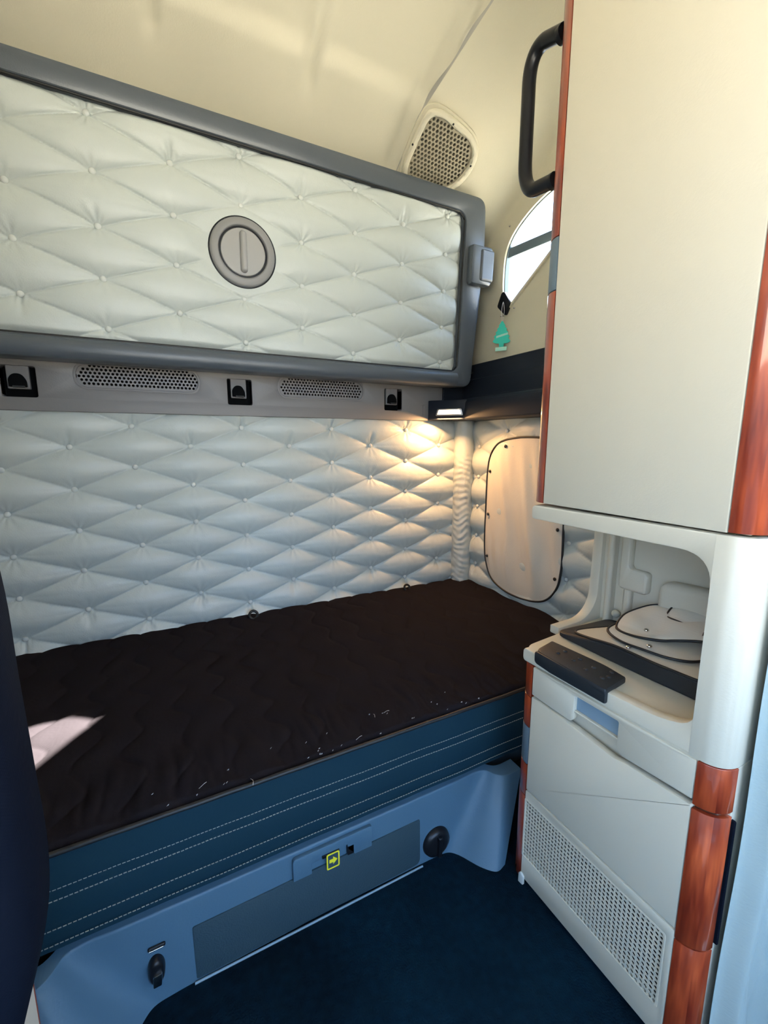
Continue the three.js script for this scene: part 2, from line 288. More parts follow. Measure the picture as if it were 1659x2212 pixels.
{ // moulded headliner that rises towards the front, with a cove down to the side wall
  const c = struct('ceiling', 'cream moulded headliner sloping up from the back wall', 'ceiling');
  const z0 = BZ - 0.05, z1 = -0.25;
  part('headliner', grid(200, 180, (u, v) => {
    const z = z0 + v * (z1 - z0), x = LX - 0.05 + u * (seamX(z) - LX + 0.05);
    const cell = ((x - 0.32) / 0.5 % 1 + 1.5) % 1 - 0.5, ax = Math.abs(cell) * 0.5;           // pads half a metre apart
    let h = 0.022 * sstep(-1.64, -1.595, z) * (1 - sstep(0.20, 0.235, ax));                     // pad pressed into the roof
    h += 0.016 * Math.exp(-Math.pow((ax - 0.249) / 0.016, 2)) * sstep(-1.745, -1.68, z);        // channel between pads
    h -= 0.02 * sstep(0.05, 0, seamX(z) - x);                                                   // rolled edge along the seam
    h += 0.006 * N(x * 2.5, z * 2.5, 3);
    return [x, roofY(z) + h, z];
  }, (u, v, p) => [p[0], p[2]]), M.liner, c);
  part('cove', grid(40, 90, (u, v) => {
    const z = z0 + v * (z1 - z0), y = roofY(z), s = seamX(z) + 0.001, t = 1 - u;
    return [t * t * s + 2 * u * t * (RX - 0.004) + u * u * (RX - 0.001), t * t * (y - 0.024) + 2 * u * t * (y - 0.03) + u * u * (y - 0.17), z];
  }, (u, v, p) => [p[0], p[2]]), M.liner, c);
  part('roof_shell', xf(slab([[z0 - 0.05, roofY(z0) + 0.06], [z1, roofY(z1) + 0.06], [FZ + 0.05, 2.85], [FZ + 0.05, 2.95], [z1, roofY(z1) + 0.16], [z0 - 0.05, roofY(z0) + 0.16]], RX - LX + 0.2, 0), facingLeft(RX + 0.1)), M.cab, c);
}
{ // the leaf-shaped side window
  const w = struct('window_1', 'bright leaf-shaped side window above the dark shelf', 'window');
  part('surround', onLeftFace(RX + 0.008, grow(leafPts, 0.042), 0.020, 0.006, [grow(leafPts, 0.002)]), M.liner, w);
  part('gasket', onLeftFace(RX + 0.02, grow(leafPts, 0.006), 0.022, 0.003, [grow(leafPts, -0.004)]), M.latchGrey, w);
  part('pane', xf(new THREE.ShapeGeometry(poly(grow(leafPts, 0.004))), facingLeft(RX + 0.02)), M.glass, w);
  part('bar', onLeftFace(RX + 0.016, [[-1.745, 2.140], [-1.20, 2.098], [-1.20, 2.140], [-1.745, 2.183]], 0.014, 0.003), M.latchGrey, w);
  part('latch', onLeftFace(RX, roundPoly([[-1.775, 1.925], [-1.745, 1.985], [-1.725, 1.985], [-1.68, 1.925], [-1.715, 1.87]], 0.012), 0.02, 0.006), M.black, w);
  const sg = new THREE.SphereGeometry(0.0045, 8, 6);
  for (const [z, y] of [[-1.72, 2.275], [-1.772, 2.14], [-1.776, 2.01], [-1.755, 1.88], [-1.665, 1.895], [-1.585, 1.985]]) part('screw', sg, M.chrome, w).position.set(RX - 0.006, y, z);
}

// ---------------------------------------------------------------- mattress and bunk base
{
  const m = thing('mattress', 'dark quilted bunk mattress with a navy stitched border', 'mattress');
  const x0 = -0.95, x1 = 1.545, z0 = -1.978, z1 = -0.945, top = 0.472;
  part('cover', grid(520, 220, (u, v) => {
    const x = x0 + u * (x1 - x0), z = z1 + v * (z0 - z1), f = z1 - z;
    const wig = 0.022 * Math.sin(f * 34 + 2 * N(x * 3, f * 2, 1)) + 0.03 * N(x * 6, f * 6, 2), s = ((x + wig) / 0.115 % 1 + 1) % 1;
    let h = 0.007 * Math.pow(Math.sin(Math.PI * s), 0.5) - 0.007;
    h += 0.010 * N(x * 14, f * 5, 6) * Math.exp(-f / 0.3) + 0.006 * N(x * 5, f * 5, 7);
    h += 0.012 * Math.abs(N(x * 26 + 3, f * 4, 9)) * Math.exp(-Math.pow((f - 0.10) / 0.09, 2));
    h -= 0.014 * sstep(0.022, 0, f); h += 0.02 * sstep(1.35, 1.55, x) * N(z * 6, 2, 2);
    return [x, top + h, z];
  }, (u, v, p) => [p[0], p[2]]), M.cover, m);
  part('border', grid(160, 24, (u, v) => {
    const x = x0 + u * (x1 - x0), y = 0.245 + v * 0.222;
    let o = 0.006 * Math.sin(Math.PI * v) + 0.003 * N(x * 6, y * 8, 4);
    for (const q of [0.298, 0.26, 0.388, 0.363]) o -= 0.0035 * Math.exp(-Math.pow((y - q) / 0.004, 2));
    return [x, y, z1 + o];
  }), M.border, m);
  part('core', rb(x0, x1, 0.242, 0.445, z0, z1 - 0.006, 0.01), M.navy, m);
  const pp = []; for (let i = 0; i <= 60; i++) { const x = x0 + i / 60 * (x1 - x0); pp.push([x, 0.466 + 0.0018 * N(x * 20, 3, 1), z1 + 0.004]); }
  part('piping', tube(pp, 0.0055, 240), M.piping, m);
  const sg = new THREE.BoxGeometry(0.006, 0.0014, 0.0014);
  for (const q of [0.388, 0.363, 0.298, 0.262]) {
    const r = rng(Math.round(q * 1000)), list = [];
    for (let x = -0.6; x < 1.1; x += 0.0085) list.push(mv(sg.clone(), x, q + 0.0006 * (r() - 0.5), z1 + 0.0045 + 0.003 * N(x * 6, q * 8, 4)));
    stuff(part('stitching', join(list), M.thread, m));
  }
  const r = rng(21), list = [];
  for (let i = 0; i < 34; i++) {
    const x = -0.1 + r() * 0.95, f = 0.004 + Math.pow(r(), 2) * 0.11, k = r() < 0.15 ? 0.022 : 0.0015 + 0.002 * r(), t = r() * 6.28;
    list.push(tube([[x, top + 0.003, z1 - f], [x + k * 0.5 * Math.cos(t) + 0.003, top + 0.006, z1 - f - k * 0.5 * Math.sin(t)], [x + k * Math.cos(t), top + 0.003, z1 - f - k * Math.sin(t)]], 0.00045, 5, false, 4));
  }
  stuff(part('lint', join(list), M.lint, m));
}
for (const [x, s, l] of [[0.325, 1, 'black strap loop at the mattress back, left one'], [1.14, 0.9, 'black strap loop at the mattress back nearer the corner']]) {
  const o = thing('strap_loop', l, 'loop', 'strap loops along the back wall');
  part('ring', new THREE.TorusGeometry(0.018 * s, 0.006, 8, 20), M.black, o); o.position.set(x, 0.478, -1.94); o.rotation.x = -0.5;
}
{
  const b = thing('bunk_base', 'slate blue moulded plastic bunk base under the mattress', 'bunk base');
  // plan lines of the top edge and of the foot, left to right, mirrored about x = 0.3
  const half = 40, topR = [[0.3, -0.950], [0.60, -0.950], [0.76, -0.951], [0.82, -0.953], [0.852, -0.944], [0.872, -0.915], [0.895, -0.899], [0.96, -0.898]], footR = [[0.3, -0.944], [0.55, -0.940], [0.66, -0.938], [0.706, -0.932], [0.728, -0.912], [0.768, -0.845], [0.800, -0.816], [0.835, -0.822]];
  const cv = (pts) => new THREE.CatmullRomCurve3(pts.map(([x, z]) => V3(x, 0, z)), false, 'centripetal');
  const ct = cv(topR), cf = cv(footR), P = [];
  for (let i = -half; i <= half; i++) { const t = Math.abs(i) / half, a = ct.getPoint(t), f = cf.getPoint(t), s = i < 0 ? -1 : 1; P.push([0.3 + s * (a.x - 0.3), a.z, 0.3 + s * (f.x - 0.3), f.z]); }
  part('panel', grid(2 * half, 20, (u, v) => {
    const p = P[Math.round(u * 2 * half)];
    if (v > 0.85) { const k = (v - 0.85) / 0.15, th = k * Math.PI / 2; return [p[0], 0.214 + 0.008 * Math.sin(th), p[1] - 0.008 * (1 - Math.cos(th)) - 0.12 * Math.max(0, k - 0.67)]; }
    const k = v / 0.85; return [p[2] + (p[0] - p[2]) * k, 0.214 * k, p[3] + (p[1] - p[3]) * k];
  }, (u, v, p) => [p[0], p[1]]), M.slate, b);
  part('deck', rb(LX + 0.02, RX - 0.02, 0.16, 0.240, -1.96, -0.985, 0.004), M.slateDark, b);
  const door = part('access_door', slab(roundPoly([[-0.016, 0.004], [0.607, 0.004], [0.607, 0.152], [-0.016, 0.146]], [0.006, 0.02, 0.006, 0.006]), 0.008, 0.002), M.slateDark, b); door.position.z = -0.947; door.rotation.x = -0.03;
  part('edge_trim', tube([[-0.02, 0.003, -0.934], [0.3, 0.003, -0.932], [0.61, 0.003, -0.930]], 0.003, 20), M.pullBlue, b);
  const lp = part('latch_plate', mv(slab(roundPoly([[0.222, 0.146], [0.272, 0.146], [0.272, 0.176], [0.300, 0.176], [0.300, 0.186], [0.372, 0.186], [0.372, 0.17], [0.394, 0.146], [0.446, 0.146], [0.446, 0.211], [0.222, 0.211]], [0.002, 0.002, 0.002, 0, 0, 0, 0, 0.002, 0.002, 0.006, 0.012]), 0.012, 0.003), 0, 0, -0.950), M.slate, b);
  part('finger_slot', rb(0.300, 0.348, 0.178, 0.187, -0.948, -0.936, 0.001), M.black, lp);
  part('finger_slot', rb(0.372, 0.391, 0.152, 0.180, -0.948, -0.938, 0.001), M.black, lp);
  const st = part('arrow_sticker', mv(slab(rect(0.311, 0.347, 0.139, 0.186, 0.005), 0.001, 0), 0, 0, -0.9365), M.slateDark, b); st.userData.label = 'dark sticker with a yellow frame and a right-pointing yellow arrow';
  part('frame', mv(slab(rect(0.311, 0.347, 0.139, 0.186, 0.005), 0.0012, 0, [rect(0.3145, 0.3435, 0.1425, 0.1825, 0.003).reverse()]), 0, 0, -0.9358), M.yellow, st);
  part('arrow', mv(slab([[0.3185, 0.1575], [0.329, 0.1575], [0.329, 0.151], [0.341, 0.1625], [0.329, 0.174], [0.329, 0.1675], [0.3185, 0.1675]], 0.0012, 0), 0, 0, -0.9358), M.yellow, st);
  const cap = part('round_cap', new THREE.LatheGeometry([[0, 0.026], [0.030, 0.024], [0.043, 0.017], [0.047, 0.006], [0.047, 0]].map(([r, h]) => new THREE.Vector2(r, h)), 36).rotateX(Math.PI / 2), M.black, b); cap.position.set(0.664, 0.053, -0.947);
  part('grip', rb(-0.007, 0.007, -0.034, 0.034, 0.02, 0.034, 0.005), M.black, cap);
  const tl = part('turn_latch', new THREE.LatheGeometry([[0, 0.02], [0.012, 0.02], [0.017, 0.014], [0.018, 0]].map(([r, h]) => new THREE.Vector2(r, h)), 24).rotateX(Math.PI / 2).scale(1, 1.9, 1), M.black, b); tl.position.set(-0.094, 0.088, -0.945);
  part('lever', mv(slab(roundPoly([[-0.008, -0.024], [0.009, -0.024], [0.012, 0.006], [-0.007, 0.004]], 0.003), 0.008, 0.002), 0, 0, 0.018), M.chrome, tl);
  const sl = part('slot', mv(new RoundedBoxGeometry(0.036, 0.009, 0.006, 2, 0.003), -0.09, 0.142, -0.943), M.black, b);
  part('lip', rb(-0.106, -0.076, 0.1385, 0.1415, -0.944, -0.938, 0.001), M.chrome, sl);
}

// ---------------------------------------------------------------- folded upper bunk
{
  const t = Math.atan(0.06);
  const b = thing('folded_bunk', 'folded upper bunk with a tufted panel in a dark grey frame', 'bunk'); b.position.set(0, 1.54, -1.82); b.rotation.x = t;
  const W0 = LX + 0.06, W1 = 1.455, HT = 0.842;
  // frame: rails with a rounded outer edge and a rounded opening
  const outer = roundPoly([[W0, -0.006], [W1 - 0.035, -0.006], [W1, 0.62], [W1 - 0.015, HT], [W0, HT]], [0.02, 0.05, 0.1, 0.05, 0.02]);
  const inner = roundPoly([[W0 + 0.08, 0.066], [1.335, 0.066], [1.332, 0.764], [W0 + 0.08, 0.776]], [0.02, 0.045, 0.05, 0.02]).reverse();
  part('frame', mv(slab(outer, 0.15, 0.014, [inner], 0.7), 0, 0, -0.13), M.grey, b);
  part('bottom_rail', (() => { const g = new THREE.CylinderGeometry(0.033, 0.033, 1.36 - W0 - 0.03, 20).rotateZ(Math.PI / 2); g.scale(1, 1, 0.8); return mv(g, (1.33 + W0) / 2, 0.028, 0.008); })(), M.grey, b);
  part('backing', rb(W0 + 0.02, 1.40, 0.03, 0.80, -0.12, -0.06, 0.004), M.grey, b);
  part('gasket', (() => { const p = inner.map(([a, c]) => [a, c, 0.006]); return tube(p, 0.005, 260, true, 6); })(), M.piping, b);
  const A0 = 0.331, DA = 0.2295, B0 = 0.106, DB = 0.0793, a0 = W0 + 0.06, a1 = 1.345, b0 = 0.056, b1 = 0.79, la = 0.332, lb = 0.423;
  part('padding', grid(560, 230, (u, v) => {
    const a = a0 + u * (a1 - a0), c = b0 + v * (b1 - b0), e = Math.min(sstep(0, 0.04, a1 - a), sstep(0, 0.035, c - b0), sstep(0, 0.035, b1 - c));
    const r = Math.hypot(a - la, c - lb), k = sstep(0.20, 0.115, r);
    const h = tuft(a, c, A0, DA, B0, DB, 0.034, 41, 0.08, 0.76, 0.34);
    return [a, c, -0.030 + (h * (1 - k) + 0.02 * k) * (0.25 + 0.75 * e) + 0.004 * e];
  }), M.vinyl, b);
  for (const [a, c] of buttonsAt(A0, DA, B0, DB, -0.8, 1.3, 0.08, 0.76, (a, c) => Math.hypot(a - la, c - lb) < 0.1)) part('button', buttonGeo, M.button, b).position.set(a, c, -0.017);
  // round latch
  const l = part('round_latch', new THREE.LatheGeometry([[0.088, 0.0], [0.088, 0.014], [0.094, 0.017], [0.112, 0.014], [0.117, 0.008], [0.119, 0]].map(([r, h]) => new THREE.Vector2(r, h)), 56).rotateX(Math.PI / 2), M.ring, b); l.position.set(la, lb, -0.008);
  part('rim', new THREE.TorusGeometry(0.119, 0.005, 8, 64), M.black, l);
  part('well', mv(new THREE.CylinderGeometry(0.09, 0.09, 0.006, 48).rotateX(Math.PI / 2), 0, 0, 0.002), M.black, l);
  const dial = part('dial', new THREE.LatheGeometry([[0, 0.012], [0.078, 0.012], [0.081, 0.009], [0.081, 0]].map(([r, h]) => new THREE.Vector2(r, h)), 48).rotateX(Math.PI / 2), M.dial, l);
  const gp = new THREE.CapsuleGeometry(0.013, 0.118, 6, 14); gp.scale(1, 1, 1.3);
  part('grip', mv(gp, 0, 0, 0.014), M.dial, dial);
  // bumper block on the right rail
  const h = part('bumper', mv(slab(rect(1.352, 1.475, 0.462, 0.632, 0.02), 0.05, 0.014, [], 0.7), 0, 0, 0.005), M.grey, b);
  part('pad', rb(1.40, 1.478, 0.478, 0.616, 0.012, 0.064, 0.012, 3), M.grey, h);
}

// ---------------------------------------------------------------- trim panel with hooks and grilles
{
  const t = thing('hook_panel', 'grey trim panel with strap hooks and perforated grilles under the folded bunk', 'trim panel');
  const pockets = [-1.16 + 0.74, 0.32, 1.062].map((x) => [x - 0.05, x + 0.05, 1.418, 1.524]), pills = [[-0.258, 0.162], [0.486, 0.898]];
  const pill = (p, d = 0) => rect(p[0] - d, p[1] + d, 1.457 - d, 1.546 + d, 0.047 + d, 10);
  part('panel', mv(slab(roundPoly([[LX + 0.02, 1.372], [1.36, 1.372], [1.36, 1.60], [LX + 0.02, 1.60]], 0.006), 0.05, 0.008, [...pockets.map((p) => rect(...p, 0.008).reverse()), ...pills.map((p) => pill(p).reverse())]), 0, 0, -2.01), M.trim, t);
  const fz = -1.96;
  for (const p of pockets) {
    const c = (p[0] + p[1]) / 2;
    const k = part('pocket', join([rb(p[0] - 0.006, p[1] + 0.006, p[2] - 0.006, p[3] + 0.006, fz - 0.055, fz - 0.047, 0.001), rb(p[0] - 0.006, p[0], p[2], p[3], fz - 0.05, fz - 0.004, 0.001), rb(p[1], p[1] + 0.006, p[2], p[3], fz - 0.05, fz - 0.004, 0.001), rb(p[0], p[1], p[2] - 0.006, p[2], fz - 0.05, fz - 0.004, 0.001)]), M.pit, t);
    part('plate', rb(p[0] + 0.015, p[1] - 0.021, p[2] + 0.028, p[3] + 0.004, fz - 0.03, fz - 0.012, 0.003), M.trim, k);
    part('hook', mv(slab(roundPoly([[c - 0.030, 1.452], [c + 0.022, 1.452], [c + 0.022, 1.474], [c + 0.008, 1.498], [c - 0.016, 1.498], [c - 0.030, 1.482]], [0.004, 0.004, 0.012, 0.014, 0.014, 0.012]), 0.012, 0.004), 0, 0, fz - 0.014), M.pit, k);
    part('tongue', rb(c - 0.018, c + 0.016, 1.450, 1.456, fz - 0.010, fz + 0.006, 0.002), M.rubber, k);
  }
  for (const p of pills) {
    const g = part('grille', (() => {
      const cols = Math.round((p[1] - p[0]) / 0.0142), cx = (q) => clamp(q, p[0] + 0.044, p[1] - 0.044), ins = (a, b, m) => Math.hypot(a - cx(a), b - 1.5015) < 0.0445 - m;
      return mv(perforated(p[0], 1.4565, cols, 7, 0.0142, 0.0128, 0.0050, 0.003, true, (a, b) => ins(a, b, -0.008), (a, b) => !ins(a, b, 0.006)), 0, 0, fz - 0.006);
    })(), M.trim, t);
    part('bezel', mv(slab(pill(p, 0.004), 0.005, 0.0015, [pill(p, -0.005).reverse()]), 0, 0, fz - 0.0035), M.trim, g);
    part('reflector', rb(p[0] - 0.004, p[1] + 0.004, 1.45, 1.552, fz - 0.030, fz - 0.026, 0.001), M.foil, g);
  }
  part('end_strip', rb(1.236, 1.250, 1.398, 1.452, fz - 0.004, fz + 0.006, 0.004), M.trim, t);
}
{ // dark shelf along the right wall, with the corner piece that carries the lamp
  const s = thing('side_shelf', 'dark moulded shelf running along the right wall above the hatch cover', 'shelf');
  const prof = roundPoly([[RX - 0.003, 1.372], [1.392, 1.372], [1.384, 1.384], [1.388, 1.462], [1.402, 1.478], [1.495, 1.490], [1.497, 1.585], [1.506, 1.590], [1.508, 1.664], [RX - 0.003, 1.676]], [0, 0.006, 0.006, 0.008, 0.008, 0.012, 0.002, 0.002, 0.01, 0]);
  part('rail', xf(slab(prof, 1.16, 0, [], 0.5), new THREE.Matrix4().makeTranslation(0, 0, -1.97)), M.darkShelf, s);
  part('corner_piece', prism(roundPoly([[1.266, -1.9595], [1.404, -1.777], [1.50, -1.777], [1.50, -1.9595]], [0.01, 0.04, 0, 0]), 1.375, 1.474, 0.006), M.darkShelf, s);
  part('end_cap', rb(1.362, 1.50, 1.374, 1.66, -2.0, -1.958, 0.004), M.darkShelf, s);
}
{ // reading lamp
  const l = thing('reading_lamp', 'small glowing amber reading lamp in the shelf corner', 'lamp');
  l.position.set(1.3395, 1.414, -1.8635); l.rotation.y = Math.atan2(-0.8, 0.6);
  part('housing', mv(slab(roundPoly([[-0.074, -0.020], [0.074, -0.020], [0.064, 0.016], [-0.064, 0.016]], 0.008), 0.012, 0.003), 0, 0, -0.0005), M.steel, l);
  part('lens', mv(slab(roundPoly([[-0.066, -0.015], [0.066, -0.015], [0.057, 0.012], [-0.057, 0.012]], 0.006), 0.010, 0.003), 0, 0, 0.002), M.lens, l);
const a = new THREE.RectAreaLight(new THREE.Color(1, 0.53, 0.22), 190, 0.13, 0.03); a.position.set(0, -0.026, 0.016); a.lookAt(0, -1, 0.36); l.add(a);
}
{ // padded post in the corner
  const p = thing('corner_bolster', 'gathered vinyl padded post in the back right corner', 'bolster');
  part('padding', grid(28, 180, (u, v) => {
    const th = -Math.PI * 0.15 + u * Math.PI * 1.3, y = 0.468 + v * 0.905, k = sstep(1.30, 1.10, y);
    const r = 0.056 + k * 0.0020 * (Math.sin(y * 185 + 2.2 * th + 2.5 * Math.sin(th * 2 + y * 9) + 5 * N(y * 8, th, 2)) * (0.4 + 0.6 * Math.abs(N(y * 6, th * 2, 5)) * 2)) + 0.002 * N(y * 20, th * 3, 7);
    return [1.512 - r * Math.cos(th) , y, -1.962 + r * Math.sin(th)];
  }, (u, v, q) => [q[0], q[1]]), M.vinyl, p);
}
{ // hatch cover on the side wall
  const h = thing('hatch_cover', 'snapped-on beige vinyl hatch cover with black piping on the side wall', 'hatch cover');
  const pts = smoothClosed([[-1.632, 1.276], [-1.713, 1.250], [-1.762, 1.192], [-1.780, 1.103], [-1.783, 0.904], [-1.783, 0.740], [-1.770, 0.632], [-1.723, 0.543], [-1.614, 0.500], [-1.460, 0.501], [-1.352, 0.535], [-1.290, 0.612], [-1.272, 0.710], [-1.275, 0.889], [-1.275, 1.06], [-1.29, 1.18], [-1.35, 1.26], [-1.45, 1.282]], 120);
  const cx = -1.53, cy = 0.89, NR = 26, NA = pts.length;
  part('cover', xf(grid(NA, NR, (u, v) => {
    const q = pts[Math.round(u * NA) % NA], a = cx + (q[0] - cx) * v, b = cy + (q[1] - cy) * v;
    return [a, b, 0.030 + 0.010 * (1 - Math.pow(v, 4)) + 0.018 * N(a * 15 + b * 3, b * 2.0, 4) * (1 - Math.pow(v, 6))];
  }), facingLeft(RX)), M.hatch, h);
  part('piping', tube(pts.filter((_, i) => i % 3 === 0).map(([z, y]) => [RX - 0.031, y, z]), 0.005, 220, true, 6), M.piping, h);
  const sn = new THREE.SphereGeometry(0.0085, 12, 8).scale(0.6, 1, 1);
  for (const [z, y] of [[-1.648, 1.24], [-1.755, 1.11], [-1.757, 0.882], [-1.752, 0.655], [-1.30, 0.88], [-1.298, 0.655]]) part('snap', sn, M.piping, h).position.set(RX - 0.038, y, z);
}
{ // ceiling speaker grille
  const s = thing('speaker_grille', 'cream D-shaped speaker grille in the ceiling cove', 'speaker');
  const e1 = V3(1, -0.075, 0).normalize(), e2 = V3(0, 1 / 1.7, 1).normalize(), n = e1.clone().cross(e2).normalize(), c = V3(1.142, 2.466, -1.700);
  const m = new THREE.Matrix4().makeBasis(e1, n.clone().cross(e1), n).setPosition(c); m.decompose(s.position, s.quaternion, s.scale);
  const q = [[1.016, -1.612], [1.004, -1.665], [1.004, -1.722], [1.015, -1.80], [1.045, -1.842], [1.10, -1.853], [1.176, -1.848], [1.25, -1.825], [1.298, -1.77], [1.312, -1.71], [1.302, -1.665], [1.256, -1.625], [1.151, -1.601], [1.055, -1.595]].map(([x, z]) => [(x - 1.142), (z + 1.706) * 1.16]);
  const out = smoothClosed(q, 90), inn = out.map(([a, b]) => { const l = Math.hypot(a, b); return [a * (1 - 0.026 / l), b * (1 - 0.026 / l)]; });
  part('bezel', mv(slab(out, 0.020, 0.007, [inn.slice().reverse()], 0.8), 0, 0, -0.004), M.liner, s);
  part('back_lip', mv(slab(out.map(([a, b]) => [a * 1.05, b * 1.05]), 0.012, 0.003), 0, 0, -0.02), M.liner, s);
  const rad = (a, b) => { const th = Math.atan2(b, a); let best = 9, r = 0; for (const [x, y] of inn) { const d = Math.abs(Math.atan2(Math.sin(Math.atan2(y, x) - th), Math.cos(Math.atan2(y, x) - th))); if (d < best) { best = d; r = Math.hypot(x, y); } } return r - Math.hypot(a, b); };
  part('mesh', mv(perforated(-0.16, -0.18, 19, 22, 0.0175, 0.0155, 0.0066, 0.003, true, (a, b) => rad(a, b) > -0.012, (a, b) => rad(a, b) < 0.006), 0, 0, 0.003), M.speakerMesh, s);
  part('cone', mv(slab(inn, 0.002, 0), 0, 0, -0.007), M.speakerCone, s);
  const sg = new THREE.SphereGeometry(0.0042, 10, 6);
  for (const [x, z] of [[1.13, -1.612], [1.008, -1.715], [1.293, -1.70], [1.17, -1.838]]) part('screw', sg, M.black, s).position.set(x - 1.142, (z + 1.706) * 1.16, 0.0155);
}
{ // air freshener on the window latch
  const a = thing('air_freshener', 'teal tree-shaped card air freshener hanging from the window latch', 'air freshener');
  a.position.set(RX - 0.032, 1.86, -1.715); a.rotation.y = -Math.PI / 2 + 0.9;
  const side = [[0.003, 0.060], [0.010, 0.046], [0.016, 0.038], [0.014, 0.033], [0.024, 0.022], [0.020, 0.017], [0.031, 0.005], [0.026, 0.000], [0.038, -0.014], [0.032, -0.020], [0.043, -0.036], [0.030, -0.044], [0.012, -0.046], [0.011, -0.062]];
  const card = part('card', mv(slab([...side.map(([x, y]) => [-x, y]), ...side.slice().reverse()], 0.0016, 0), 0, -0.075, 0), M.teal, a);
  part('band', mv(slab([[-0.026, -0.020], [0.030, -0.004], [0.031, 0.006], [-0.026, -0.010]], 0.0022, 0), 0, -0.075, -0.0003), M.tealPale, card);
  part('foot', mv(slab([[-0.028, -0.082], [0.026, -0.078], [0.026, -0.060], [-0.028, -0.064]], 0.0018, 0), 0, -0.075, -0.0001), M.tealPale, card);
  part('cord', tube([[0.003, -0.018, 0.001], [0.007, 0.03, 0.002], [0.0, 0.07, 0.006], [-0.005, 0.03, 0.002], [-0.002, -0.018, 0.001]], 0.0011, 30), M.lint, a);
}

// ---------------------------------------------------------------- cabinet tower on the right
const CX = 0.84, ZL = -0.766, ZR = -0.366, CB = 1.26;
const arcL = (r, o = 0) => Array.from({ length: 9 }, (_, i) => { const t = i / 8 * Math.PI / 2; return [CX + r - (r - o) * Math.cos(t), ZL - (r - o) * Math.sin(t)]; });
const arcR = (r, o = 0) => Array.from({ length: 13 }, (_, i) => { const t = i / 12 * Math.PI / 2; return [CX + r - (r - o) * Math.cos(t), ZR + (r - o) * Math.sin(t)]; });
const RL = 0.05, RR = 0.045;
const trimL = (y0, y1) => prism([...arcL(RL), [CX + 0.075, ZL - RL], [CX + 0.075, ZL - RL + 0.01], ...arcL(RL, 0.01).reverse()], y0, y1, 0.0012, 0.7);
const trimR = (y0, y1) => prism([...arcR(RR), ...arcR(RR, 0.012).reverse()].reverse(), y0, y1, 0.0018, 0.7);
{
  const c = thing('upper_cabinet', 'tall beige upper cabinet with glossy wood edge trims', 'cabinet');
  part('body', rb(CX + 0.012, CB, 1.111, 2.62, ZL - 0.02, ZR + 0.028, 0.004), M.beige, c);
  part('door', onLeftFace(CX + 0.016, rect(ZL + 0.0015, ZR - 0.0015, 1.112, 2.60, 0.003), 0.016, 0.002), M.beige, c);
  part('wood_trim', trimL(1.727, 2.60), M.wood, c); part('wood_trim', trimL(1.112, 1.609), M.wood, c);
  part('door_latch', trimL(1.611, 1.725), M.latchGrey, c).userData.label = 'slate grey latch between the wood trims';
  part('wood_trim', trimR(1.113, 2.60), M.wood, c);
  part('side_panel', rb(CX + RR, CB, 1.112, 2.62, ZR + RR - 0.012, ZR + RR, 0.002), M.beige, c);
}
{
  const h = thing('grab_handle', 'black tubular grab handle on the upper cabinet edge', 'handle');
  part('bar', new THREE.TubeGeometry((() => {
    const p = new THREE.CurvePath(), x = 0.868, q = [V3(x, 2.165, -0.812), V3(x, 2.185, -0.865), V3(x, 2.12, -0.912), V3(x, 1.96, -0.912), V3(x, 1.875, -0.865), V3(x, 1.868, -0.812)];
    p.add(new THREE.LineCurve3(q[0], q[1])); p.add(new THREE.QuadraticBezierCurve3(q[1], V3(x, 2.195, -0.912), q[2])); p.add(new THREE.LineCurve3(q[2], q[3])); p.add(new THREE.QuadraticBezierCurve3(q[3], V3(x, 1.878, -0.912), q[4])); p.add(new THREE.LineCurve3(q[4], q[5])); return p;
  })(), 80, 0.0165, 16), M.black, h);
  for (const y of [2.163, 1.868]) part('mount', mv(new THREE.CylinderGeometry(0.0178, 0.0178, 0.012, 20).rotateX(Math.PI / 2), 0.868, y, -0.8175), M.black, h);
}
